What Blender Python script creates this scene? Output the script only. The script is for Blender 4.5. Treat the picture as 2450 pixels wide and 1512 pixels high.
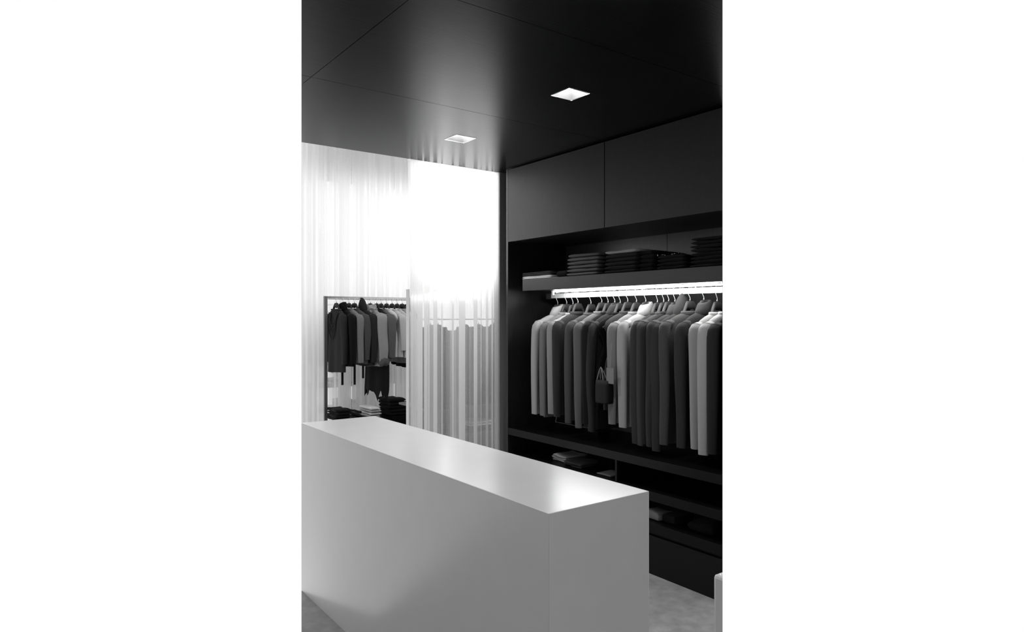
import bpy, bmesh, math, random
from mathutils import Vector, Matrix, noise
from math import sin, cos, pi, radians

random.seed(7)
for o in list(bpy.data.objects):
    bpy.data.objects.remove(o)
S = bpy.context.scene
COL = S.collection

# ------------------------------------------------------------------ camera
EYE, FPX, YAW = 1.6, 1618.8, radians(36.59)
cam = bpy.data.cameras.new('camera')
cam.sensor_fit = 'HORIZONTAL'
cam.sensor_width = 36.0
cam.lens = FPX / 2450 * 36.0
cam.clip_start = 0.05
cam_ob = bpy.data.objects.new('camera', cam)
COL.objects.link(cam_ob)
cam_ob.location = (0, 0, EYE)
cam_ob.rotation_euler = (radians(90), 0, -YAW)
S.camera = cam_ob

# ------------------------------------------------------------------ world, lights, exposure
w = bpy.data.worlds.new('white_daylight')
S.world = w
w.use_nodes = True
bg = w.node_tree.nodes['Background']
bg.inputs[0].default_value = (1, 1, 1, 1)
bg.inputs[1].default_value = 1.0

def area(name, loc, rot, sx, sy, power):
    l = bpy.data.lights.new(name, 'AREA')
    l.shape = 'RECTANGLE'
    l.size, l.size_y, l.energy = sx, sy, power
    o = bpy.data.objects.new(name, l)
    COL.objects.link(o)
    o.location = loc
    o.rotation_euler = rot
    return o

# daylight window behind the strip curtain (faces the room)
area('window_daylight', (2.93, 4.70, 2.48), (radians(-90), 0, 0), 0.86, 1.20, 12.0)
# daylight of the far bay, beyond the tall strip curtain
area('bay_daylight', (4.5, 9.3, 2.6), (radians(-90), 0, 0), 2.6, 2.6, 50.0)
# added fill light behind the viewer, brightens the counter's end face
area('rear_fill_light', (1.2, -1.25, 1.35), (radians(90), 0, 0), 3.6, 2.2, 17.0)

S.view_settings.view_transform = 'Standard'
S.view_settings.look = 'None'
S.view_settings.gamma = 1.0
S.view_settings.exposure = 0.0
S.view_settings.use_curve_mapping = False

# ------------------------------------------------------------------ helpers
def ray(px):
    t = (px - 1225) / FPX
    return t * cos(YAW) + sin(YAW), -t * sin(YAW) + cos(YAW)     # X and Y per unit depth

def y_on(px, X):            # Y where picture column px meets plane X
    a, b = ray(px)
    return X / a * b

def x_on(px, Y):
    a, b = ray(px)
    return Y / b * a

LA = ray(721.3)             # the room is modelled between these two sight lines
RA = ray(1728.8)

def mat(name, g, rough=0.6, spec=0.5, grain=None, bump=0.0, var=0.0, metal=0.0, bscale=120, sheen=0.0, coat=0.0):
    m = bpy.data.materials.new(name)
    m.use_nodes = True
    nt = m.node_tree
    b = nt.nodes['Principled BSDF']
    b.inputs['Base Color'].default_value = (g, g, g, 1)
    b.inputs['Roughness'].default_value = rough
    b.inputs['Specular IOR Level'].default_value = spec
    b.inputs['Metallic'].default_value = metal
    b.inputs['Sheen Weight'].default_value = sheen
    b.inputs['Coat Weight'].default_value = coat
    if grain or bump or var:
        tc = nt.nodes.new('ShaderNodeTexCoord')
        mp = nt.nodes.new('ShaderNodeMapping')
        mp.inputs['Scale'].default_value = grain or (1, 1, 1)
        nz = nt.nodes.new('ShaderNodeTexNoise')
        nz.inputs['Scale'].default_value = bscale
        nz.inputs['Detail'].default_value = 5
        nt.links.new(tc.outputs['Object'], mp.inputs[0])
        nt.links.new(mp.outputs[0], nz.inputs['Vector'])
        if bump:
            bp = nt.nodes.new('ShaderNodeBump')
            bp.inputs['Strength'].default_value = bump
            bp.inputs['Distance'].default_value = 0.002
            nt.links.new(nz.outputs['Fac'], bp.inputs['Height'])
            nt.links.new(bp.outputs[0], b.inputs['Normal'])
        if var:
            mr = nt.nodes.new('ShaderNodeMapRange')
            mr.inputs['From Min'].default_value = 0.3
            mr.inputs['From Max'].default_value = 0.7
            mr.inputs['To Min'].default_value = g * (1 - var)
            mr.inputs['To Max'].default_value = g * (1 + var)
            nt.links.new(nz.outputs['Fac'], mr.inputs[0])
            nt.links.new(mr.outputs[0], b.inputs['Base Color'])
    return m

def emit(name, s):
    m = bpy.data.materials.new(name)
    m.use_nodes = True
    nt = m.node_tree
    nt.nodes.clear()
    e = nt.nodes.new('ShaderNodeEmission')
    e.inputs[1].default_value = s
    o = nt.nodes.new('ShaderNodeOutputMaterial')
    nt.links.new(e.outputs[0], o.inputs[0])
    return m

def veil(name, g, clear):
    """translucent plastic strip: some light passes straight, the rest is scattered"""
    m = bpy.data.materials.new(name)
    m.use_nodes = True
    nt = m.node_tree
    nt.nodes.clear()
    N = nt.nodes.new
    tr = N('ShaderNodeBsdfTransparent'); tr.inputs[0].default_value = (.98, .98, .98, 1)
    tl = N('ShaderNodeBsdfTranslucent'); tl.inputs[0].default_value = (g, g, g, 1)
    df = N('ShaderNodeBsdfDiffuse'); df.inputs[0].default_value = (g, g, g, 1)
    gl = N('ShaderNodeBsdfGlossy'); gl.inputs['Roughness'].default_value = .12
    m1 = N('ShaderNodeMixShader'); m1.inputs[0].default_value = .15
    m2 = N('ShaderNodeMixShader')
    m3 = N('ShaderNodeMixShader'); m3.inputs[0].default_value = .04
    tc = N('ShaderNodeTexCoord'); mp = N('ShaderNodeMapping'); mp.inputs['Scale'].default_value = (1, 1, .02)
    nz = N('ShaderNodeTexNoise'); nz.inputs['Scale'].default_value = 9; nz.inputs['Detail'].default_value = 1
    mr = N('ShaderNodeMapRange'); mr.inputs['From Min'].default_value = .3; mr.inputs['From Max'].default_value = .7
    mr.inputs['To Min'].default_value = max(0, clear - .07); mr.inputs['To Max'].default_value = min(1, clear + .07)
    out = N('ShaderNodeOutputMaterial')
    L = nt.links.new
    L(tc.outputs['Object'], mp.inputs[0]); L(mp.outputs[0], nz.inputs['Vector']); L(nz.outputs['Fac'], mr.inputs[0])
    L(tl.outputs[0], m1.inputs[1]); L(df.outputs[0], m1.inputs[2])
    L(mr.outputs[0], m2.inputs[0]); L(m1.outputs[0], m2.inputs[1]); L(tr.outputs[0], m2.inputs[2])
    L(m2.outputs[0], m3.inputs[1]); L(gl.outputs[0], m3.inputs[2]); L(m3.outputs[0], out.inputs[0])
    return m

M = {
    'ceiling': mat('stained_ceiling_veneer', .003, .29, .50, (.25, 6, 6), .15, .35, bscale=22),
    'x': None,
    'backwood': mat('niche_back_veneer', .038, .3, .5, (6, 6, .3), .12, .25, bscale=30),
    'wood': mat('black_stained_wood', .012, .38, .35, (6, 6, .3), .12, .35, bscale=30),
    'door': mat('dark_cabinet_veneer', .015, .45, .25, (8, 8, .25), .12, .2, bscale=40),
    'shelfwood': mat('dark_shelf_veneer', .010, .42, .4, (6, .3, 6), .1, .2, bscale=40),
    'post': mat('grey_painted_post', .25, .5, .4),
    'room': mat('grey_room_wall', .3, .5, .4),
    'low': mat('dark_low_shelf_veneer', .004, .33, .15, (6, .3, 6), .1, .25, bscale=40),
    'counter': mat('pale_satin_laminate', .64, .22, .5, None, .01, .015, bscale=8),
    'floor': mat('pale_concrete', .29, .55, .4, None, .15, .18, bscale=14),
    'steel': mat('brushed_steel', .55, .3, .5, (1, 1, .05), .05, .1, metal=1, bscale=60),
    'darksteel': mat('dark_steel', .25, .35, .5, metal=.8),
    'chrome': mat('chrome_wire', .8, .18, .5, metal=1),
    'reflector': mat('polished_reflector', .9, .4, .5, metal=.5, bump=.3, bscale=60),
    'barmetal': mat('satin_rail_metal', .85, .4, .5, metal=.5),
    'hanger': mat('black_hanger_wood', .022, .6, .25, (1, 1, 6), .1, .3, bscale=40),
    'pale': mat('pale_painted_trim', .7, .5),
    'glass': mat('dark_glass', .012, .08, .5),
    'edge': mat('grey_frame_edge', .3, .3),
    'tag': mat('grey_card_tag', .14, .7),
    'black': mat('matt_black', .004, .6, .2),
    'lamp': emit('lamp_glow', 9),
    'tube': emit('tube_glow', 75),
    'veil_a': veil('frosted_strip', .95, .2),
    'veil_b': veil('clear_strip', .93, .74),
    'veil_c': veil('misty_strip', .92, .42),
}
del M['x']
M['ceiling'].node_tree.nodes['Principled BSDF'].inputs['IOR'].default_value = 1.18
M['counter'].node_tree.nodes['Principled BSDF'].inputs['IOR'].default_value = 1.5
_cloth = {}
def cloth(g, coarse=False):
    g = g * .45 if g < .2 else g * (.45 + .45 * min(1, (g - .2) / .2))
    k = (round(g, 3), coarse)
    if k not in _cloth:
        _cloth[k] = mat('knit_cloth', g, .9, .08, None, .6 if coarse else .25, .16 if coarse else .1,
                        bscale=230 if coarse else 300, sheen=.03)
    return _cloth[k]

def link(name, bm, m, parent=None, smooth=False, clip=True, kind=None):
    if clip:
        for (a, b), s in ((RA, 1), (LA, -1)):
            n = Vector((s * b, -s * a, 0)).normalized()
            vs = [v.co.dot(n) for v in bm.verts]
            if vs and max(vs) > 1e-5:
                g = bm.verts[:] + bm.edges[:] + bm.faces[:]
                r = bmesh.ops.bisect_plane(bm, geom=g, plane_co=(0, 0, 0), plane_no=n, clear_outer=True)
                es = [e for e in r['geom_cut'] if isinstance(e, bmesh.types.BMEdge)]
                try:
                    bmesh.ops.holes_fill(bm, edges=es, sides=0)
                except Exception:
                    pass
    if not bm.faces:
        bm.free()
        return None
    bmesh.ops.recalc_face_normals(bm, faces=bm.faces[:])
    me = bpy.data.meshes.new(name)
    bm.to_mesh(me)
    bm.free()
    me.materials.append(m)
    if smooth:
        for p in me.polygons:
            p.use_smooth = True
    o = bpy.data.objects.new(name, me)
    COL.objects.link(o)
    if parent:
        o.parent = parent
        o.matrix_parent_inverse = Matrix.Translation(parent.location).inverted()
    if kind:
        o['kind'] = kind
    return o

def tag(o, label, cat, group=None):
    o['label'] = label
    o['category'] = cat
    if group:
        o['group'] = group
    return o

def thing(name, label, cat, loc=(0, 0, 0), group=None):
    o = bpy.data.objects.new(name, None)
    o.empty_display_size = .05
    COL.objects.link(o)
    o.location = loc
    return tag(o, label, cat, group)

def box(bm, x0, x1, y0, y1, z0, z1, bevel=0.0):
    r = bmesh.ops.create_cube(bm, size=1)
    vs = r['verts']
    for v in vs:
        v.co = Vector(((x0 + x1) / 2 + v.co.x * (x1 - x0), (y0 + y1) / 2 + v.co.y * (y1 - y0), (z0 + z1) / 2 + v.co.z * (z1 - z0)))
    if bevel:
        es = list({e for v in vs for e in v.link_edges})
        bmesh.ops.bevel(bm, geom=es, offset=bevel, segments=2, affect='EDGES', profile=.5)
    return bm

def B(*a, **k):
    return box(bmesh.new(), *a, **k)

def rings(bm, rr, close=True, cap0=False, cap1=False):
    prev = None
    first = None
    for r in rr:
        vs = [bm.verts.new(p) for p in r]
        if prev:
            n = len(vs)
            for i in range(n if close else n - 1):
                j = (i + 1) % n
                bm.faces.new((prev[i], prev[j], vs[j], vs[i]))
        else:
            first = vs
        prev = vs
    if cap0:
        bm.faces.new(first)
    if cap1:
        bm.faces.new(prev)
    return bm

def tube(bm, pts, r, n=8):
    pts = [Vector(p) for p in pts]
    rr = []
    up = Vector((0, 0, 1))
    side = None
    for i, p in enumerate(pts):
        t = (pts[min(i + 1, len(pts) - 1)] - pts[max(i - 1, 0)]).normalized()
        if side is None:
            side = t.cross(up if abs(t.z) < .9 else Vector((1, 0, 0))).normalized()
        side = (side - t * side.dot(t)).normalized()
        o2 = t.cross(side)
        q = r[i] if isinstance(r, (list, tuple)) else r
        rr.append([p + side * (q * cos(2 * pi * k / n)) + o2 * (q * sin(2 * pi * k / n)) for k in range(n)])
    return rings(bm, rr, True, True, True)

def smooth_path(pts, n=4):
    P = [Vector(p) for p in pts]
    out = []
    for i in range(len(P) - 1):
        a, b, c, d = P[max(i - 1, 0)], P[i], P[i + 1], P[min(i + 2, len(P) - 1)]
        for k in range(n):
            t = k / n
            out.append(.5 * ((2 * b) + (c - a) * t + (2 * a - 5 * b + 4 * c - d) * t * t + (3 * b - a - 3 * c + d) * t ** 3))
    out.append(P[-1])
    return out

# ------------------------------------------------------------------ the setting
CEIL = 2.775
WX = 3.19                     # front plane of the wardrobe wall
BX = 3.80                     # back of its niche
SY = 4.35                     # its far end
PY = 4.50                     # plane of the strip curtain

def struct(name, bm, m, parent=None):
    o = link(name, bm, m, parent)
    if parent is None:
        o['kind'] = 'structure'
    return o

struct('floor', B(-3, 6, -3, 9.6, -.05, 0), M['floor'])

ceil_ob = struct('ceiling', B(-3, 4.0, .3, PY, CEIL + .16, CEIL + .2), M['black'])
LIGHTS = [(2.31, 2.463, 2.614, 2.777), (2.322, 2.477, 3.73, 3.887)]
gap = .0015
xs = [-2.8, -.8, 1.19, 3.19, 4.0]
ys = [.3, 1.02, 2.14, 3.26, PY + gap]
def hole_panel(x0, x1, y0, y1, hole):
    bm = bmesh.new()
    z0, z1 = CEIL, CEIL + .022
    if hole is None:
        box(bm, x0, x1, y0, y1, z0, z1)
        return bm
    a, b, c, d = hole
    o = [(x0, y0), (x1, y0), (x1, y1), (x0, y1)]
    i = [(a, c), (b, c), (b, d), (a, d)]
    V = {}
    for z in (z0, z1):
        for tagk, L in (('o', o), ('i', i)):
            for k, p in enumerate(L):
                V[tagk, k, z] = bm.verts.new((p[0], p[1], z))
    for k in range(4):
        j = (k + 1) % 4
        for z in (z0, z1):
            bm.faces.new((V['o', k, z], V['o', j, z], V['i', j, z], V['i', k, z]))
        bm.faces.new((V['o', k, z0], V['o', j, z0], V['o', j, z1], V['o', k, z1]))
        bm.faces.new((V['i', k, z0], V['i', j, z0], V['i', j, z1], V['i', k, z1]))
    return bm
for i in range(len(xs) - 1):
    for j in range(len(ys) - 1):
        x0, x1, y0, y1 = xs[i] + gap, xs[i + 1] - gap, ys[j] + gap, ys[j + 1] - gap
        h = next((q for q in LIGHTS if x0 < q[0] and q[1] < x1 and y0 < q[2] and q[3] < y1), None)
        link('ceiling_panel', hole_panel(x0, x1, y0, y1, h), M['ceiling'], ceil_ob)
link('edge_board', B(-1, 4.0, PY - .0005, PY + .02, CEIL, CEIL + .2), M['ceiling'], ceil_ob)

wr = struct('wall_right', B(BX + .03, BX + .1, 1.5, PY + .1, 0, CEIL + .16), M['black'])
for a, b in ((1.6, 2.168), (2.172, 3.243), (3.247, 4.376)):
    link('back_panel', B(BX, BX + .03, a, b, 0, 2.6), M['backwood'], wr)
# the rest of the room, around and behind the viewer
def slab(pts, z0, z1):
    bm = bmesh.new()
    return rings(bm, [[(x, y, z0) for x, y in pts], [(x, y, z1) for x, y in pts]], True, True, True)
def struct_open(name, bm, m):
    o = link(name, bm, m, clip=False)
    o['kind'] = 'structure'
    return o
XL, YB = -1.6, -1.3
def near(dd, xa=XL, xb=4.0):
    # plan polygon of the room nearer than depth dd
    f = lambda x: (dd - sin(YAW) * x) / cos(YAW)
    return [(xa, YB), (xb, YB), (xb, f(xb)), (xa, f(xa))]
struct_open('ceiling', slab(near(2.42), CEIL + .03, CEIL + .06), M['black'])
struct_open('floor', slab(near(3.35), -.049, -.001), M['floor'])
struct_open('wall_left', B(XL - .1, XL, YB, 4.5, 0, CEIL), M['room'])
struct_open('wall_back', B(XL - .1, 4.0, YB - .1, YB, 0, CEIL), M['room'])
struct_open('wall_right', B(3.5, 3.6, YB, .85, 0, CEIL), M['room'])
# added edge-on board, keeps sky light out of the niche's open end
def light_stop_board():
    n = Vector((RA[1], -RA[0], 0)).normalized() * .002
    d = Vector((RA[0], RA[1], 0)) 
    a, b = d * (WX + .03) / RA[0], d * (BX + .0) / RA[0]
    return slab([(a.x, a.y), (b.x, b.y), (b.x - n.x, b.y - n.y), (a.x - n.x, a.y - n.y)], 0, 2.188)
struct('niche_light_stop', light_stop_board(), M['wood'])
struct('trim_1', B(3.215, 3.30, PY, PY + .08, 0, CEIL), M['post'])

# ------------------------------------------------------------------ downlights
def spot(x, y, z, power=30.0):
    l = bpy.data.lights.new('downlight_or_fill_beam', 'SPOT')
    l.energy, l.spot_size, l.spot_blend, l.shadow_soft_size = power, radians(105), .7, .03
    o = bpy.data.objects.new('downlight_or_fill_beam', l)
    COL.objects.link(o)
    o.location = (x, y, z)
# unseen spots added overhead to brighten the near end of the counter top
for x, y in ((1.25, 1.65), (1.25, .55), (0.1, 1.65), (0.1, .55)):
    spot(x, y, CEIL - .01, 24.0)
def downlight(q, label):
    x0, x1, y0, y1 = q
    cx, cy = (x0 + x1) / 2, (y0 + y1) / 2
    t = thing('recessed_downlight', label, 'ceiling light', (cx, cy, CEIL), 'square downlights in the black ceiling')
    e = .0005
    def sq(h, z):
        return [(cx - h, cy - h, z), (cx + h, cy - h, z), (cx + h, cy + h, z), (cx - h, cy + h, z)]
    h0 = (x1 - x0) / 2 - .001
    bm = rings(bmesh.new(), [sq(h0, CEIL - .001), sq(h0 * .96, CEIL + .004), sq(h0 * .62, CEIL + .05), sq(h0 * .6, CEIL + .085)], True, False, False)
    link('reflector', bm, M['reflector'], t)
    link('housing', B(cx - .09, cx + .09, cy - .09, cy + .09, CEIL + .1, CEIL + .13), M['black'], t)
    bm = bmesh.new()
    n = 24
    rr = []
    for zz, r in ((CEIL + .09, .036), (CEIL + .055, .036), (CEIL + .035, .03), (CEIL + .03, .016)):
        rr.append([(cx + r * cos(2 * pi * k / n), cy + r * sin(2 * pi * k / n), zz) for k in range(n)])
    rings(bm, rr, True, True, True)
    link('bulb', bm, M['lamp'], t, smooth=False)
    bm = rings(bmesh.new(), [sq(h0 + .0, CEIL - .0015), sq(h0 - .003, CEIL - .0015), sq(h0 - .003, CEIL + .002)], True)
    link('trim_ring', bm, M['chrome'], t)
    spot(cx, cy, CEIL + .025, 55.0)
downlight(LIGHTS[0], 'square recessed downlight nearer the viewer, above the wardrobe end of the counter')
downlight(LIGHTS[1], 'square recessed downlight farther away, near the ceiling edge above the strip curtain')

# ------------------------------------------------------------------ counters
t = thing('sales_counter', 'long pale satin box counter running across the front of the shop', 'counter', (1.6, 2.8, 0))
link('front_panel', B(1.365, 1.3664, 1.6455, 3.9035, 0, .976, bevel=.0005), M['counter'], t)
link('counter_body', B(1.3666, 1.830, 1.645, 3.904, 0, .976, bevel=.002), M['counter'], t)
t = thing('sales_counter', 'corner of a second pale box counter at the lower right edge', 'counter', (1.37, 1.0, 0))
link('counter_body', B(1.365, 1.83, .2, 1.024, 0, .976, bevel=.008), M['counter'], t, clip=True)

# ------------------------------------------------------------------ wardrobe wall
def cab(y0, y1, label):
    t = thing('overhead_cabinet', label, 'cabinet', (WX + .3, (y0 + y1) / 2, 2.19), 'overhead cabinets')
    link('cabinet_body', B(WX + .022, BX - .001, y0, y1, 2.19, CEIL - .004), M['wood'], t)
    link('door', B(WX, WX + .02, y0 + .0015, y1 - .0015, 2.19, CEIL - .012, bevel=.001), M['door'], t)
cab(3.262, SY + .0, 'dark overhead cabinet beside the grey post, above the left of the clothes shelf')
cab(1.7, 3.258, 'dark overhead cabinet farther right, faint downlight glow on its door')

t = thing('wardrobe_side_board', 'tall black wooden end board closing the wardrobe beside the grey post', 'panel', (3.5, SY + .012, 0))
link('side_board', B(WX, BX - .001, SY + .001, SY + .025, 0, CEIL - .004), M['wood'], t)

t = thing('clothes_shelf', 'thick dark wooden wall shelf carrying folded knitwear above the lit rail', 'shelf', (3.5, 3.3, 1.795))
link('shelf_board', B(WX + .02, BX - .001, 1.7, 4.158, 1.797, 1.880), M['shelfwood'], t)
link('fascia', B(WX, WX + .019, 1.7, 4.16, 1.794, 1.882, bevel=.0012), M['shelfwood'], t)
SHZ = 1.8825

ty0, ty1 = y_on(1740, 3.37), y_on(1324, 3.37)
t = thing('tube_light', 'bright strip light fixed along the underside of the clothes shelf', 'light', (3.37, 3.3, 1.79))
link('diffuser', B(3.358, 3.382, ty0, ty1 - .03, 1.7815, 1.7925), M['tube'], t)
link('backing', B(3.350, 3.39, ty0, ty1, 1.7926, 1.7965), M['chrome'], t)
link('end_bracket', B(3.362, 3.378, ty1 - .004, ty1 + .016, 1.762, 1.796, bevel=.002), M['pale'], t)

RX = 3.5
ry1 = y_on(1308.6, RX)
ry0 = y_on(1740, RX)
t = thing('hanging_rail', 'flat polished rail lit white along the wardrobe niche', 'rail', (RX, 3.3, 1.74))
link('rail_bar', B(RX - .006, RX + .006, ry0, ry1 - .06, 1.742, 1.780, bevel=.002), M['barmetal'], t)
link('end_cap', B(RX - .010, RX + .010, ry1 - .06, ry1, 1.736, 1.780, bevel=.002), M['hanger'], t)
for yy in (ry1 - .35, 3.2, 2.75):
    link('rail_bracket', B(RX - .01, RX + .01, yy - .006, yy + .006, 1.778, 1.797), M['darksteel'], t)

t = thing('low_shelving', 'black open shelving under the hanging clothes with three long boards', 'shelf', (3.5, 3.3, 0))
for z0, z1, nm in ((.656, .711, 'top_board'), (.455, .512, 'shelf_board'), (.257, .319, 'shelf_board')):
    link(nm, B(WX, BX - .001, 1.7, SY - .001, z0, z1, bevel=.0015), M['low'], t)
link('divider', B(WX + .012, BX - .001, 3.158, 3.174, .513, .655), M['low'], t)
link('divider', B(WX + .012, BX - .001, 2.0, 2.016, .513, .655), M['low'], t)
link('plinth', B(WX + .004, WX + .03, 1.7, SY - .001, 0.0, .238, bevel=.0012), M['black'], t)
link('plinth_back', B(WX + .03, BX - .002, 1.7, SY - .001, 0.0, .2565), M['black'], t)

# ------------------------------------------------------------------ garments
def frame_fn(c, ang):
    """local (u along shoulders, v through the cloth, z up) -> world"""
    ca, sa = cos(ang), sin(ang)
    return lambda u, v, z: Vector((c[0] + u * ca - v * sa, c[1] + u * sa + v * ca, z))

def make_hanger(c, ang, zt, hook_top, hw, label, group, rod=.012):
    """zt: top of the wooden body"""
    F = frame_fn(c, ang)
    t = thing('coat_hanger', label, 'hanger', (c[0], c[1], zt), group)
    rr = []
    n = 25
    for i in range(n):
        s = -1 + 2 * i / (n - 1)
        u = s * hw
        a = abs(s)
        au = a * hw
        if au < .034:
            top = zt - .004 * (au / .034) ** 2
        elif au < .078:
            top = zt - .004 - (au - .034) / .044 * .098
        else:
            top = zt - .102 - (au - .078) * .56
        th = max(.020, .058 - au * .35)
        hv = .011 + .004 * a
        z0 = top - th
        vo = -.01 * a
        ring = []
        for k in range(10):
            q = 2 * pi * k / 10
            ring.append(F(u, vo + hv * cos(q), (top + z0) / 2 + th / 2 * sin(q)))
        rr.append(ring)
    link('hanger_arm', rings(bmesh.new(), rr, True, True, True), M['hanger'], t, smooth=True)
    r = rod
    zc = hook_top - r
    pts = [(0, zt - .004), (0, zt + .018), (-r * .95, zc - r * 1.1), (-r * 1.25, zc), (-r * .8, zc + r * .8), (0, hook_top + .002), (r * .9, zc + r * .75), (r * 1.25, zc), (r * 1.1, zc - r * .9)]
    link('hook', tube(bmesh.new(), smooth_path([F(p[0], 0, p[1]) for p in pts], 3), .0019, 6), M['barmetal'], t, smooth=True)
    link('ferrule', tube(bmesh.new(), [F(0, 0, zt - .002), F(0, 0, zt + .010)], .0042, 8), M['darksteel'], t, smooth=True)
    return t

def make_garment(name, label, cat, c, ang, zn, zs, zh, g, group, hw=.215, th=.032, neck='crew', sleeves=True, zc=None,
                 coarse=False, flare=0.0, ragged=0.0, amp=.008, cuff=None, front=None, seed=0, sl_r=.043, thick=1.0):
    """zn neck base, zs shoulder tip, zh hem, zc cuff heights"""
    R = random.Random(seed)
    F = frame_fn(c, ang)
    t = thing(name, label, cat, (c[0], c[1], zn), group)
    m = cloth(g, coarse)
    ph = [R.uniform(0, 6.28) for _ in range(6)]
    n = 36
    rr = []
    nu = .078 if neck != 'hood' else .066
    levels = [(0, nu, .026, zn), (.25, nu + (hw - nu) * .25, .030, zn - (zn - zs) * .16), (.5, nu + (hw - nu) * .55, .032, zn - (zn - zs) * .42),
              (.75, nu + (hw - nu) * .82, .031, zn - (zn - zs) * .72), (1, hw - .012, .030, zs), (1.1, hw - .002, .03, zs - .02)]
    K = 16
    for i in range(1, K + 1):
        s = i / K
        wv = hw - .004 - .018 * sin(pi * min(1, s * 1.6)) + flare * s * s
        if not sleeves:
            wv -= .035 * sin(pi * min(1, s * 2.5)) if s < .4 else 0
        levels.append((1 + s, wv, (th * (.95 + .35 * s)) * thick, zs - .02 - (zs - .02 - zh) * s))
    for lv, wv, tv, z in levels:
        f = max(0, lv - .8)
        ring = []
        for k in range(n):
            q = 2 * pi * k / n
            cu, sv = cos(q), sin(q)
            uu = wv * (abs(cu) ** .8) * (1 if cu > 0 else -1)
            vv = tv * (abs(sv) ** .9) * (1 if sv > 0 else -1)
            rip = amp * f * (sin(uu * 38 + ph[0] + .8 * z) + .6 * sin(uu * 71 + ph[1] - z * 1.3))
            vv += rip
            uu += .006 * f * sin(z * 9 + ph[2])
            zz = z
            if lv >= 2 and ragged:
                zz += ragged * (noise.noise(Vector((uu * 17, vv * 20, ph[3]))))
            elif lv >= 2:
                zz += .004 * sin(uu * 20 + ph[4])
            ring.append(F(uu, vv, zz))
        rr.append(ring)
    link('body', rings(bmesh.new(), rr, True), m, t, smooth=True)
    if zc is None:
        zc = zh + .02
    if sleeves:
        for sd in (-1, 1):
            P = []
            N2 = 18
            lean = R.uniform(-.012, .012)
            zcc = zc + (R.uniform(-.02, .02) if sd > 0 else 0)
            for i in range(N2 + 1):
                s = i / N2
                if s < .15:
                    a = s / .15
                    u = hw * .80 + hw * .20 * sin(a * pi / 2)
                    z = zs + .012 - .045 * (1 - cos(a * pi / 2))
                else:
                    a = (s - .15) / .85
                    u = hw + .012 * sin(a * pi * .6) - .006 * a
                    z = zs - .033 - (zs - .033 - zcc) * a
                P.append((u, lean * s, z))
            rr = []
            for i, (u, v, z) in enumerate(P):
                s = i / N2
                r = sl_r * (.9 + .25 * sin(min(1, s * 4) * pi / 2)) * (1 - .38 * s)
                ru, rv = r * .62, r * thick ** .5
                wr_ = .0035 * sin(s * 7 + ph[5] + sd) * (coarse * 1.0 + .5)
                ring = []
                for k in range(14):
                    q = 2 * pi * k / 14
                    fold = 1 + .13 * sin(3 * q + ph[sd] + s * 2)
                    du, dz = ru * cos(q) * fold, 0
                    if s < .15:
                        a = s / .15
                        dz = ru * cos(q) * cos(a * pi / 2)
                        du = ru * cos(q) * sin(a * pi / 2)
                    ring.append(F(sd * (u + du) + wr_, v + rv * sin(q) * fold - .006, z + dz))
                rr.append(ring)
            sb = rings(bmesh.new(), rr, True, True, False)
            for ri in (1,):
                cc = sum((Vector(p) for p in rr[ri]), Vector()) / 14
                loop_ = [cc + (Vector(p) - cc) * 1.0 for p in rr[ri]]
                tube(sb, loop_ + loop_[:1], .0014, 5)
            link('sleeve', sb, m, t, smooth=True)
            if cuff:
                bm = bmesh.new()
                u, v, z = P[-1]
                rr = []
                for zz, q0 in ((.06, .95), (.052, 1.25), (.04, 1.4), (.028, 1.5), (.014, 1.5), (0, 1.45), (-.014, 1.3), (-.024, .9)):
                    rr.append([F(sd * u + .030 * q0 * cos(2 * pi * k / 26) * (1 + .38 * R.random()), v + .036 * q0 * sin(2 * pi * k / 26) * (1 + .38 * R.random()), z + zz + R.uniform(-.005, .005)) for k in range(26)])
                o = link('cuff', rings(bm, rr, True, True, True), cloth(cuff, True), t, smooth=True)
    # collar
    N3 = 28
    def loop(ru, rv, z, dip=0.0, tilt=0.0):
        return [F(ru * cos(2 * pi * k / N3), rv * sin(2 * pi * k / N3) - .004, z - dip * max(0, -sin(2 * pi * k / N3)) + tilt * ru * cos(2 * pi * k / N3)) for k in range(N3)]
    if neck == 'crew':
        rr = [loop(nu + .004, .031, zn - .006), loop(nu + .004, .034, zn + .006), loop(nu - .002, .031, zn + .016), loop(nu - .008, .026, zn + .012), loop(nu - .006, .024, zn - .004)]
        link('collar', rings(bmesh.new(), rr), m, t, smooth=True)
    elif neck == 'turtle':
        rr = [loop(nu + .002, .033, zn - .008), loop(nu + .003, .040, zn + .006), loop(nu - .010, .041, zn + .034, 0, .12), loop(nu - .022, .039, zn + .058, 0, .25), loop(nu - .030, .034, zn + .070, 0, .32), loop(nu - .040, .024, zn + .073, 0, .3), loop(nu - .046, .014, zn + .066, 0, .3), loop(nu - .048, .010, zn + .05)]
        link('collar', rings(bmesh.new(), rr), m, t, smooth=True)
    elif neck == 'hood':
        rr = [loop(nu + .004, .036, zn - .01), loop(nu + .002, .040, zn + .02, -.0), loop(nu - .012, .040, zn + .05, -.008), loop(nu - .03, .030, zn + .095, -.012), loop(nu - .052, .012, zn + .125, -.012)]
        link('hood', rings(bmesh.new(), rr, True, False, True), m, t, smooth=True)
    elif neck == 'fur':
        rr = []
        for j in range(13):
            s = j / 12
            rr.append([F((nu + .030 * sin(pi * s) - .022) * cos(q) * R.uniform(.84, 1.22), (.045 + .032 * sin(pi * s)) * sin(q) * R.uniform(.82, 1.28), zn - .09 + .15 * s + R.uniform(-.009, .009)) for q in [2 * pi * k / 44 for k in range(44)]])
        link('fur_collar', rings(bmesh.new(), rr, True, False, False), cloth(g * 1.1, True), t, smooth=True)
    elif neck == 'vee':
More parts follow.
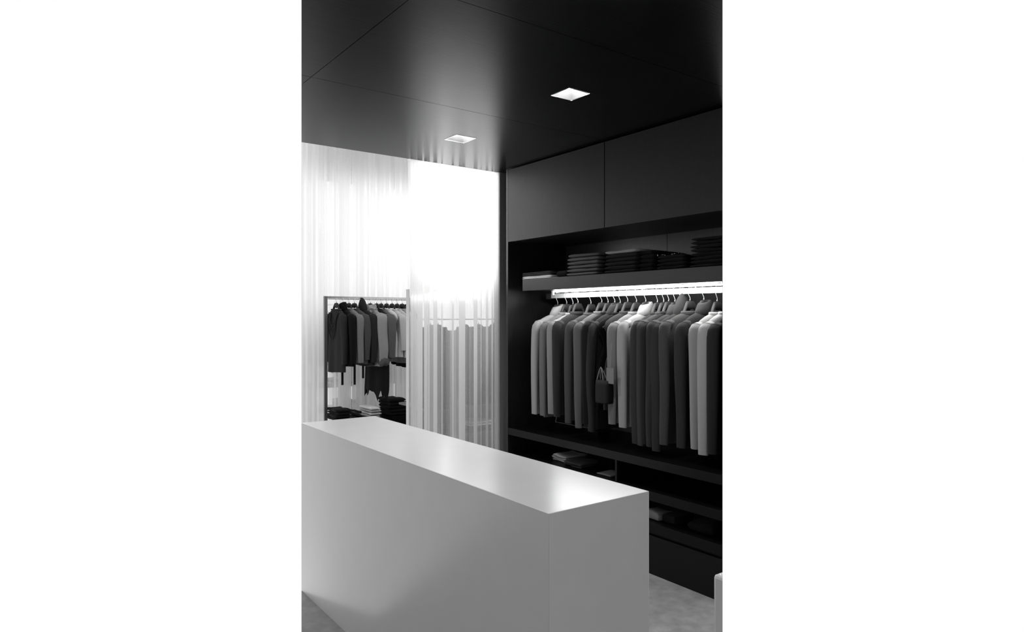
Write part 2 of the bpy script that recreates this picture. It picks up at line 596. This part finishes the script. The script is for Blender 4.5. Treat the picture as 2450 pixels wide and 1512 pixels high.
        rr = [loop(nu + .02, .036, zn - .004), loop(nu + .006, .037, zn + .01, .0), loop(nu - .006, .030, zn + .004, .02)]
        link('collar', rings(bmesh.new(), rr), m, t, smooth=True)
        # draped cowl folds on the front
        bm = bmesh.new()
        for j in range(3):
            pts = [F(-.09 + .02 * j, -.034, zn - .03), F(-.05, -.05 - .004 * j, zn - .12 - .05 * j), F(0, -.056, zn - .17 - .07 * j), F(.05, -.05, zn - .12 - .05 * j), F(.09 - .02 * j, -.034, zn - .03)]
            tube(bm, smooth_path(pts, 4), .007, 6)
        link('cowl_fold', bm, m, t, smooth=True)
    if front:                                       # hem ties or belts hanging below
        for (u, zz) in front:
            bm = bmesh.new()
            a = F(u, -.035, zh + .15)
            b = F(u + .004, -.03, zz)
            box(bm, a.x - .012, a.x + .012, a.y - .003, a.y + .003, zz, zh + .15)
            link('hanging_tie', bm, m, t)
    return t

BAR_Z = 1.780
GRP_H = 'black hangers on the wardrobe rail'
# hook column in the photo, tone, neck, hem height, cuff height, sleeves, description
W = [
    (1334.5, .42, 'turtle', .845, .84, 1, 'light grey turtleneck sweater at the far left end of the wardrobe rail'),
    (1356, .27, 'crew', .83, .84, 1, 'mid grey broad-sleeved sweater, second from left on the wardrobe rail'),
    (1371, .34, 'crew', .87, .865, 1, 'pale grey cardigan showing only a thin lit edge, third from left on the rail'),
    (1383, .10, 'crew', .855, .85, 1, 'charcoal round-neck sweater, fourth from left on the wardrobe rail'),
    (1414, .17, 'crew', .835, .82, 1, 'grey-sleeved sweater, fifth from left on the wardrobe rail'),
    (1440, .22, 'crew', .82, .80, 1, 'grey sweater with light shoulder, sixth from left on the wardrobe rail'),
    (1455, .02, 'crew', .83, .84, 1, 'black sweater between two grey ones, seventh from left on the rail'),
    (1471, .07, 'turtle', .80, .79, 1, 'dark grey roll-neck sweater, eighth from left on the wardrobe rail'),
    (1484, .012, 'crew', .95, .95, 0, 'black sleeveless top tucked behind the dark roll-neck'),
    (1502, .12, 'crew', .95, .95, 0, 'grey sleeveless vest with a card tag hanging at its armhole'),
    (1523, .29, 'crew', .87, .87, 1, 'light grey sweater just right of the sleeveless vest'),
    (1545, .38, 'turtle', .86, .86, 1, 'sweater with brightly lit white turtleneck at the middle of the rail'),
    (1573, .09, 'crew', .78, .77, 1, 'long charcoal sweater right of the white turtleneck'),
    (1588, .14, 'crew', .765, .765, 1, 'long dark grey sweater, second right of the white turtleneck'),
    (1600, .05, 'crew', .78, .78, 1, 'long near-black sweater, third right of the white turtleneck'),
    (1615, .11, 'turtle', .77, .77, 1, 'dark ribbed roll-neck sweater beside the pointed hood'),
    (1630, .09, 'hood', .755, .75, 1, 'dark hooded sweater with a pointed lit hood'),
    (1651, .17, 'crew', .80, .80, 1, 'marled grey sweater with pale neckline just right of the pointed hood'),
    (1684, .09, 'turtle', .80, .80, 1, 'charcoal sweater with pale ribbed roll-neck near the right end'),
    (1716, .38, 'crew', .81, .81, 1, 'pale sweater just right of the ribbed roll-neck, narrow lit sleeve'),
    (1738, .42, 'crew', .795, .785, 1, 'palest long sweater at the right end of the rail'),
    (1765, .08, 'crew', .80, .80, 1, 'dark sleeve sliver cut off by the right edge beyond the palest sweater'),
]
for i, (px, g, nk, zh, zc, sl, lab) in enumerate(W):
    R = random.Random(50 + i)
    g = g * .62 if g < .2 else g * .88
    y = y_on(px, RX)
    ang = R.uniform(-.10, .05)
    zt = 1.695 + R.uniform(-.006, .006)
    if px < 1728:
        make_hanger((RX, y), ang, zt, BAR_Z + .004, .19, 'black wooden hanger holding the ' + lab.split(',')[0].split(' at the')[0][:60], GRP_H, rod=.019)
    make_garment('sweater' if sl else 'vest', lab, 'sweater' if sl else 'vest', (RX, y), ang, zt - .082, 1.535 + R.uniform(-.008, .008), zh, g,
                 'knitwear on the wardrobe rail', hw=.222, th=.026, neck=nk, sleeves=bool(sl), zc=zc, seed=i, coarse=(i in (7, 15, 17, 18)), amp=.004)

# card tag on its string: a part of the vest
vest = next(o for o in bpy.data.objects if o.name.startswith('vest'))
vy = y_on(1461, 3.30)
def atpx(px, X):
    return Vector((X, y_on(px, X), 0))
p = atpx(1460, 3.215)
o = link('swing_tag', B(p.x - .002, p.x + .002, p.y - .034, p.y + .034, 1.6 - 155 * 4.72 / FPX, 1.6 - 119 * 4.72 / FPX), M['tag'], vest)
if o: o['label'] = 'grey card tag on a string'
link('tag_string', tube(bmesh.new(), [(p.x, p.y, 1.6 - 120 * 4.72 / FPX), (p.x + .01, p.y, 1.42)], .0012, 5), M['edge'], vest)

# black handbag hanging among the clothes
BGX = 3.235
hy = y_on(1446, BGX)
hb = thing('handbag', 'small black handbag with grey strap handles hanging left of the card tag', 'bag', (BGX, hy, .98))
bm = bmesh.new()
rr = []
for z, a in ((1.01, .060), (1.02, .066), (1.07, .068), (1.13, .066), (1.165, .060)):
    rr.append([Vector((BGX + .035 * (abs(cos(q)) ** .5) * (1 if cos(q) > 0 else -1), hy + a * (abs(sin(q)) ** .4) * (1 if sin(q) > 0 else -1), z)) for q in [2 * pi * k / 24 for k in range(24)]])
link('bag_body', rings(bm, rr, True, True, True), M['black'], hb, smooth=True)
for s in (-.02, .02):
    link('strap', tube(bmesh.new(), smooth_path([(BGX + s, hy + .055, 1.15), (BGX, hy + .035, 1.25), (BGX + s, hy - .01, 1.16)], 4), .004, 6), M['tag'], hb, smooth=True)

# leaning frame on the low shelving
t = thing('leaning_frame', 'dark glazed frame with thin pale edge leaning at the back under the clothes', 'picture frame', (3.74, 4.14, .711))
def lean(bm, y0, y1, h0, h1, d0, d1):
    tl = .28
    vs = []
    for yy in (y0, y1):
        for h in (h0, h1):
            for d in (d0, d1):
                vs.append(bm.verts.new((3.66 + h * sin(tl) + d * cos(tl), yy, .7125 + h * cos(tl) - d * sin(tl) + .012 * 0)))
    f = [(0, 1, 3, 2), (4, 6, 7, 5), (0, 2, 6, 4), (1, 5, 7, 3), (0, 4, 5, 1), (2, 3, 7, 6)]
    for q in f:
        bm.faces.new([vs[k] for k in q])
    return bm
fy0, fy1 = y_on(1432, 3.68), y_on(1334, 3.68)
link('glass', lean(bmesh.new(), fy0 + .005, fy1 - .005, .006, .30, -.004, .0), M['glass'], t)
link('print', lean(bmesh.new(), fy0 + .006, fy0 + .15, .008, .15, -.0052, -.0042), mat('grey_print', .05, .5), t)
for a in ((fy0, fy1, .001, .006, -.007, .002), (fy0, fy1, .30, .305, -.007, .002), (fy0, fy0 + .005, .001, .305, -.007, .002), (fy1 - .005, fy1, .001, .305, -.007, .002)):
    link('frame_edge', lean(bmesh.new(), *a), M['edge'], t)

# ------------------------------------------------------------------ folded clothes
def folded(name, label, x0, x1, y0, y1, z, h, g, group, seed=0, amp=.006, slump=0.0, coarse=False, cat='folded clothing', clip=True, roll=False):
    R = random.Random(seed)
    cx, cy = (x0 + x1) / 2, (y0 + y1) / 2
    a, b = (x1 - x0) / 2, (y1 - y0) / 2
    NY, NR = 20, 26
    rr = []
    off = R.uniform(0, 50)
    for j in range(NY + 1):
        s = -1 + 2 * j / NY
        e = max((1 - abs(s) ** 12) ** .5 if abs(s) < 1 else 0, .5)
        ring = []
        for k in range(NR):
            q = 2 * pi * k / NR
            c, d = cos(q), sin(q)
            px_ = a * (abs(c) ** .28) * (1 if c > 0 else -1) * (.96 + .04 * e)
            pz = h / 2 * (abs(d) ** .62) * (1 if d > 0 else -1) * (e if not roll else 1)
            # pinch between the two layers of the fold, on the front and the ends
            P = Vector((cx + px_, cy + s * b, z + h / 2 + pz))
            nn = noise.noise(Vector((P.x * 9 + off, P.y * 9, seed * 3.1)))
            P.x += amp * nn * (1 if abs(c) > .5 else .2)
            if d > -.3:
                P.z += amp * .8 * noise.noise(Vector((P.x * 8, P.y * 8 + off, 2.2))) - slump * (abs(s) ** 2) * 0.5
            if d < -.3:
                P.z = max(P.z, z + .0004)
            ring.append(P)
        rr.append(ring)
    o = link(name, rings(bmesh.new(), rr, True, True, True), cloth(g, coarse), None, smooth=True, clip=clip)
    if o:
        tag(o, label, cat, group)
    return o

def stack(pa, pb, X, z, tones, h, group, words, depth=.30, seed=0, **k):
    """a pile whose front face spans picture columns pa..pb at plane X"""
    y1, y0 = y_on(pa, X), y_on(pb, X)
    n = len(tones)
    for i, g in enumerate(tones):
        R = random.Random(seed * 31 + i)
        pos = 'bottom' if i == 0 else ('top' if i == n - 1 else ['second up', 'third up', 'fourth up', 'fifth up', 'sixth up', 'seventh up'][i - 1])
        tone = 'pale' if g > .3 else ('grey' if g > .07 else ('charcoal' if g > .025 else 'black'))
        d = R.uniform(-.008, .008)
        folded('folded_sweater', '%s folded garment, %s in %s' % (tone, pos, words), X + R.uniform(-.004, .008), X + depth, y0 + d, y1 + d * .6,
               z + i * h, h * .985, g, group, seed=seed * 17 + i, **k)

FX = WX + .012
stack(1249, 1318, FX, SHZ, [.95, .85, .14, .12, .10], .0105, 'thin pile at shelf end', 'the thin pile at shelf left', .28, 1, amp=.004)
folded('rolled_scarf', 'black rolled knit lying beside the thin pile on the clothes shelf', FX + .02, FX + .28, y_on(1350, FX), y_on(1325, FX), SHZ, .05, .012, None, seed=5, cat='folded clothing')
stack(1356, 1430, FX, SHZ, [.195, .19, .195, .18, .19, .17], .026, 'grey pile on shelf', 'the neat grey pile on the clothes shelf', .33, 2)
stack(1446, 1520, FX, SHZ, [.03, .024, .03, .026, .03, .33], .0255, 'dark pile on shelf', 'the dark pile with a lighter top', .36, 3)
stack(1529, 1562, FX + .03, SHZ, [.012, .012, .012, .012, .014], .027, 'black pile on shelf', 'the black pile left of the sequins', .34, 4)
stack(1572, 1636, FX + .02, SHZ, [.01, .01, .012, .012], .023, 'sequinned pile on shelf', 'the low black pile with sequins', .33, 6, amp=.01)
stack(1652, 1740, FX + .02, SHZ, [.016, .014, .016, .014, .016, .016, .016, .018], .0225, 'tall black pile on shelf', 'the tall black pile at shelf right', .33, 7, amp=.008)
sq = bmesh.new()
R = random.Random(3)
for i in range(150):
    a = R.choice((1578, 1612))
    px = a + R.gauss(0, 7)
    p = Vector((FX + .05 + R.random() * .03, y_on(px, FX + .05), SHZ + .094 + R.uniform(0, .008)))
    s = .0022
    n = Vector((R.uniform(-1, 1), R.uniform(-1, 1), R.uniform(-1, 1))).normalized()
    u = n.orthogonal().normalized() * s
    v = n.cross(u)
    sq.faces.new([sq.verts.new(p + u), sq.verts.new(p + v), sq.verts.new(p - u), sq.verts.new(p - v)])
o = link('sequins', sq, M['chrome'])
tag(o, 'scattered silvery sequins glinting on the low black pile', 'sequins')
o['kind'] = 'stuff'

# bits on the low shelving
stack(1318, 1352, WX + .10, .5125, [.5, .4, .5], .016, 'light clothes on low shelf', 'the small pale heap on the low shelf', .22, 11, amp=.022)
stack(1345, 1385, WX + .06, .5125, [.1, .13], .016, 'rumpled clothes on low shelf', 'the rumpled low shelf heap', .2, 12, amp=.024)
folded('folded_scarf', 'thin pale cloth lying flat left of the shelf divider', WX + .06, WX + .2, y_on(1462, WX + .06), y_on(1428, WX + .06), .5125, .012, .32, None, seed=13, amp=.008, cat='folded clothing')
folded('folded_scarf', 'crumpled pale cloth beside the counter corner on the bottom shelf', WX + .05, WX + .2, y_on(1578, WX + .05), y_on(1540, WX + .05), .3195, .05, .30, None, seed=14, amp=.03, cat='folded clothing')
folded('folded_scarf', 'crumpled charcoal cloth in the middle of the bottom shelf', WX + .06, WX + .25, y_on(1612, WX + .06), y_on(1584, WX + .06), .3195, .05, .02, None, seed=15, amp=.03, cat='folded clothing')
folded('folded_scarf', 'dark crumpled knit at the right of the bottom shelf', WX + .06, WX + .28, y_on(1700, WX + .06), y_on(1640, WX + .06), .3195, .055, .016, None, seed=16, amp=.035, cat='folded clothing')

# ------------------------------------------------------------------ strip curtain at the right
def strips(name, label, x0, x1, Y, z0, z1, wmin, wmax, seed, layers=2, mats=('veil_a', 'veil_c', 'veil_b', 'veil_b')):
    R = random.Random(seed)
    t = thing(name, label, 'curtain', ((x0 + x1) / 2, Y, z0))
    for l in range(layers):
        x = x0 - R.uniform(0, wmin)
        while x < x1:
            wv = R.uniform(wmin, wmax)
            a, b = max(x, x0), min(x + wv, x1)
            if b - a > .004:
                y = Y + .018 * l + R.uniform(-.004, .004)
                tw = R.uniform(-.004, .004)
                bm = bmesh.new()
                rr = []
                for zz in (z0, z1):
                    rr.append([(a, y - .0008, zz), ((a + b) / 2, y - .0008 - abs(tw), zz), (b, y - .0008 + tw, zz), (b, y + .0008 + tw, zz), ((a + b) / 2, y + .0008 - abs(tw), zz), (a, y + .0008, zz)])
                rings(bm, rr, True, True, True)
                link('strip', bm, M[R.choice(mats)], t)
            x += wv + (R.uniform(0, wmin * 1.2) if l else 0)
    return t
XE = x_on(981.5, PY)
t = strips('strip_curtain', 'translucent vertical strip curtain hanging between the clothes rack and the grey post', XE, 3.214, PY + .036, .0, CEIL, .02, .075, 21, layers=1, mats=('veil_b',))
for pa, pb, mm in ((982, 989, 'veil_a'), (989.5, 997, 'veil_c'), (998, 1011, 'veil_a'), (1015, 1022, 'veil_a'), (1023, 1028, 'veil_c'), (1037, 1046, 'veil_a'), (1056, 1059, 'veil_c'), (1081, 1086, 'veil_c'), (1098, 1113, 'veil_a'), (1133, 1142, 'veil_a'), (1150, 1152, 'veil_c'), (1163, 1168, 'veil_c'), (1176, 1180, 'veil_a'), (1190, 1192, 'veil_c')):
    a, b = x_on(pa, PY + .015), x_on(pb, PY + .015)
    link('strip', B(a, b, PY + .014, PY + .016, 0, CEIL), M[mm], t)
link('track', B(XE, 3.214, PY + .021, PY + .06, CEIL, CEIL + .03), M['pale'], t)
struct('trim_2', B(XE - .008, XE, PY + .01, PY + .05, 0, 1.80), M['pale'])

# left bay curtain, farther away
YL = 7.5
t = strips('strip_curtain', 'tall translucent strip curtain behind the free-standing clothes rack', .35 * YL, 4.15, YL, 0, 4.1, .02, .09, 22, layers=2, mats=('veil_a', 'veil_c', 'veil_c', 'veil_b'))
link('track', B(.35 * YL, 4.15, YL - .01, YL + .04, 4.1, 4.14), M['pale'], t)
struct('trim_3', B(2.4, 4.3, YL + .25, YL + .4, 3.20, 4.1), M['pale'])

# ------------------------------------------------------------------ clothes rack in the left bay
RY = 6.97
rx0, rx1 = x_on(776, RY), 3.735
t = thing('clothes_rack', 'brushed steel square-tube clothes rack standing in front of the tall strip curtain', 'clothes rack', ((rx0 + rx1) / 2, RY, 0))
link('post', B(rx0, rx0 + .036, RY, RY + .03, 0, 1.812, bevel=.001), M['darksteel'], t)
link('post', B(rx1 - .036, rx1, RY, RY + .03, 0, 1.812, bevel=.001), M['darksteel'], t)
link('top_rail', B(rx0 + .0362, rx1 - .0362, RY, RY + .03, 1.788, 1.812, bevel=.001), M['steel'], t)
link('rod', tube(bmesh.new(), [(rx0 + .036, RY - .012, 1.781), (rx1 - .036, RY - .012, 1.781)], .0035, 8), M['darksteel'], t, smooth=True)
link('foot_rail', B(rx0, rx0 + .036, RY - .2, RY + .2, 0, .02), M['darksteel'], t)

K = [
    (804, .035, 'vee', 1.00, 1.10, 1, 'blouse', 'charcoal blouse with draped neckline at the left end of the clothes rack', {}),
    (819.6, .010, 'turtle', 1.06, 1.10, 1, 'top', 'black high-necked top, second from left on the clothes rack', {'front': [(.05, .86)]}),
    (834, .16, 'crew', 1.10, 1.12, 1, 'jacket', 'mid grey knitted jacket with wrinkled sleeve on the clothes rack', {'coarse': True}),
    (847, .09, 'crew', 1.08, 1.12, 1, 'cardigan', 'dark grey knit cardigan left of the high-collared coat', {'coarse': True}),
    (867, .03, 'hood', 1.06, 1.08, 1, 'coat', 'dark high-collared coat with loose ties on the clothes rack', {'front': [(-.1, .84), (.05, .92)]}),
    (885, .20, 'fur', 1.05, 1.09, 1, 'jacket', 'grey jacket with fluffy fur collar and cuffs', {'coarse': True, 'cuff': .22, 'thick': 1.5, 'sl_r': .06}),
    (900, .016, 'crew', .74, .75, 0, 'dress', 'long ragged-hem dark dress beside the fur-collared jacket', {'ragged': .16}),
    (911, .12, 'crew', 1.11, 1.13, 1, 'sweater', 'mid grey soft sweater in the middle of the clothes rack', {'coarse': True, 'thick': 1.4}),
    (924, .50, 'crew', 1.15, 1.20, 0, 'top', 'pale sleeveless top just right of the soft grey sweater', {}),
    (937, .42, 'vee', 1.14, 1.2, 1, 'blouse', 'pale loose blouse near the right end of the clothes rack', {}),
    (949, .38, 'crew', 1.14, 1.2, 0, 'top', 'light silky top beside the dark furry coat', {}),
    (961, .30, 'crew', 1.07, 1.1, 1, 'cardigan', 'light grey cardigan just left of the dark furry coat', {}),
    (974, .02, 'fur', 1.02, 1.06, 1, 'coat', 'dark furry coat at the right end of the clothes rack', {'coarse': True, 'thick': 1.6, 'cuff': .015}),
]
for i, (px, g, nk, zh, zc, sl, nm, lab, kw) in enumerate(K):
    R = random.Random(90 + i)
    x = x_on(px, RY)
    ang = -pi / 2 + R.uniform(.10, .34)
    zt = 1.742
    c = (x, RY - .012)
    make_hanger(c, ang, zt, 1.790, .18, 'black hanger holding the ' + ' '.join(lab.split(',')[0].split()[:9]), 'black hangers on the steel rack', rod=.011)
    make_garment(nm, lab, nm, c, ang, zt - .075, 1.592, zh, min(.9, g * 1.5 if g > .2 else g * 1.9), 'clothes on the steel rack', hw=.205 if i else .165, th=.035, neck=nk, sleeves=bool(sl), zc=zc, seed=200 + i, amp=.009, **kw)

# display table under the rack with folded clothes
TZ = .505
t = thing('display_table', 'low black display table under the clothes rack', 'table', (3.3, RY, 0))
link('tabletop', B(x_on(786, RY + .3), 3.62, RY - .30, RY + .30, TZ - .04, TZ, bevel=.002), M['low'], t)
link('apron', B(x_on(786, RY + .3) + .03, 3.60, RY - .27, RY + .27, .12, TZ - .0405), M['low'], t)
link('base', B(x_on(786, RY + .3) + .05, 3.58, RY - .25, RY + .25, 0, .1195), M['black'], t)
def tstack(pa, pb, tones, h, group, words, seed, amp=.012):
    Y = RY - .26
    x0, x1 = x_on(pa, Y + .2), x_on(pb, Y)
    n = len(tones)
    for i, g in enumerate(tones):
        R = random.Random(seed * 31 + i)
        pos = 'bottom' if i == 0 else ('topmost' if i == n - 1 else ['second up', 'third up', 'fourth up', 'fifth up'][i - 1])
        tone = 'pale' if g > .3 else ('grey' if g > .07 else ('charcoal' if g > .025 else 'black'))
        d = R.uniform(-.015, .015)
        folded('folded_trousers', '%s folded trousers, %s in %s' % (tone, pos, words), x0 + d, x1 + d * .5, Y, Y + .3, TZ + .0005 + i * h, h * .98, g, group, seed=seed * 13 + i, amp=amp)
tstack(789, 843, [.02, .016, .022, .02], .030, 'low dark pile on table', 'the low dark pile beside the rack post', 41, .016)
tstack(846, 866, [.03, .05, .04], .028, 'middle dark pile on table', 'the small pile left of the pale patterned one', 42)
tstack(868, 911, [.55, .8, .5, .9], .028, 'pale patterned pile on table', 'the pale pile on the display table', 43)
tstack(914, 972, [.015, .018, .014, .018, .016], .038, 'tall dark pile on table', 'the tall dark display table pile', 44, .02)
tstack(974, 983, [.012, .014, .012, .012], .032, 'dark pile behind curtain edge', 'the dark pile at the curtain edge', 45, .02)

# ------------------------------------------------------------------ what stands behind the curtains
t = thing('back_shelving', 'grey shelving seen dimly through the strip curtain by the post', 'shelf', (3.6, 5.7, 0))
gm = mat('grey_back_shelving', .10, .5)
link('back_board', B(3.30, 4.6, 6.02, 6.04, 0, 1.45), gm, t)
for z in (.20, .455, .73):
    link('shelf_board', B(3.08, 4.6, 5.45, 6.019, z, z + .02), gm, t)
def bstack(pa, pb, Y, z, tones, h, group, words, seed, amp=.008):
    x0, x1 = x_on(pa, Y), x_on(pb, Y)
    n = len(tones)
    for i, g in enumerate(tones):
        pos = 'bottom' if i == 0 else ('topmost' if i == n - 1 else ['second up', 'third up', 'fourth up'][i - 1])
        tone = 'pale' if g > .3 else 'grey'
        folded('folded_shirt', '%s folded shirt, %s in %s' % (tone, pos, words), x0, x1, Y, Y + .28, z + .0005 + i * h, h * .98, g, group, seed=seed * 7 + i, amp=amp)
bstack(1050, 1078, 5.5, .75, [.8, .1], .02, 'dim pile left', 'the leftmost dim pile behind the curtain', 61)
bstack(1108, 1140, 5.5, .75, [.75, .15, .7, .7], .03, 'dim pile middle', 'the middle dim pile behind the curtain', 62)
bstack(1144, 1192, 5.5, .75, [.15, .75, .12, .8], .022, 'dim pile right', 'the rightmost dim pile behind the curtain', 63, .02)
bstack(1126, 1180, 5.5, .475, [.1, .12, .75, .7], .024, 'dim low pile right', 'the lower dim pile near the post', 64)
bstack(1052, 1090, 5.5, .475, [.12, .1, .2], .024, 'dim low pile left', 'the lower dim pile behind the left strips', 65)

rb = 1.57
t = thing('back_rail', 'thin rail carrying dark coats behind the strip curtain', 'rail', (3.3, 5.25, rb))
link('rail_bar', tube(bmesh.new(), [(2.85, 5.25, rb), (4.3, 5.25, rb)], .005, 8), M['pale'], t, smooth=True)
link('rail_upright', tube(bmesh.new(), [(2.86, 5.25, 0), (2.86, 5.25, rb)], .008, 8), M['steel'], t, smooth=True)
link('rail_upright', tube(bmesh.new(), [(4.29, 5.25, 0), (4.29, 5.25, rb)], .008, 8), M['steel'], t, smooth=True)
for i, (px, g, zh, lab) in enumerate([(1030, .05, .78, 'dark coat farthest left behind the strip curtain'), (1048, .04, .80, 'dark coat second from left behind the strip curtain'),
                                  (1112, .05, .92, 'dark coat in the middle behind the strip curtain'), (1145, .035, .78, 'dark coat second from the post behind the strip curtain'),
                                  (1181, .03, .80, 'dark coat nearest the post behind the strip curtain')]):
    x = x_on(px, 5.25)
    c = (x, 5.25)
    ang = -.45 if i not in (0, 2) else -.95
    make_hanger(c, ang + 0, 1.525, rb + .012, .16, 'hanger holding the ' + lab, 'hangers behind the strip curtain', rod=.012)
    make_garment('coat', lab, 'coat', c, ang, 1.485, 1.31, zh, g, 'coats behind the strip curtain', hw=.18, th=.03, neck='crew', sleeves=True, zc=zh + .05, seed=300 + i)

t = thing('low_back_shelving', 'pale low shelving seen through the tall strip curtain behind the rack', 'shelf', (3.4, 8.2, 0))
for z in (.15, .42, .72):
    link('shelf_board', B(2.9, 4.6, 8.0, 8.45, z, z + .03), M['edge'], t)
for x in (2.92, 3.75, 4.58):
    link('upright', B(x - .015, x + .015, 8.0, 8.45, 0, .78), M['edge'], t)
for i, (pa, pb, z, tones) in enumerate([(790, 820, .75, [.6, .3]), (825, 870, .75, [.2, .5, .3]), (885, 930, .75, [.15, .3]), (815, 845, .45, [.7, .5, .6]), (850, 900, .45, [.4, .2]), (930, 970, .45, [.2, .4])]):
    bstack(pa, pb, 8.03, z, tones, .035, 'faint pile %s' % 'abcdef'[i], ['the faint upper pile nearest the post', 'the faint upper pile left of centre', 'the faint upper pile below the dress', 'the faint lower pile nearest the post', 'the faint lower pile in the centre', 'the faint lower pile at the right'][i], 70 + i, .012)
rb2 = 1.74
t = thing('back_rail', 'rail of pale coats behind the tall strip curtain', 'rail', (3.5, 8.0, rb2))
link('rail_bar', tube(bmesh.new(), [(2.83, 8.0, rb2), (4.4, 8.0, rb2)], .008, 8), M['steel'], t, smooth=True)
link('rail_upright', tube(bmesh.new(), [(2.84, 8.0, 0), (2.84, 8.0, rb2)], .008, 8), M['steel'], t, smooth=True)
link('rail_upright', tube(bmesh.new(), [(4.39, 8.0, 0), (4.39, 8.0, rb2)], .008, 8), M['steel'], t, smooth=True)
for i, (px, g, zh, lab) in enumerate([(772, .7, 1.0, 'white shirt hanging just left of the rack post behind the strips'), (830, .3, .85, 'faint grey coat behind the rack, leftmost'), (862, .35, .80, 'faint grey coat behind the rack, left of centre'),
                                      (925, .25, .80, 'faint grey coat behind the rack, right of centre'), (955, .3, .75, 'faint grey coat behind the rack, rightmost')]):
    c = (x_on(px, 8.0), 8.0)
    make_hanger(c, .3, 1.69, rb2 + .012, .17, 'hanger holding the ' + lab, 'hangers behind the tall curtain', rod=.012)
    make_garment('coat', lab, 'coat', c, .3, 1.65, 1.55, zh, g, 'coats behind the tall strip curtain', hw=.2, neck='crew', zc=zh + .05, seed=400 + i)
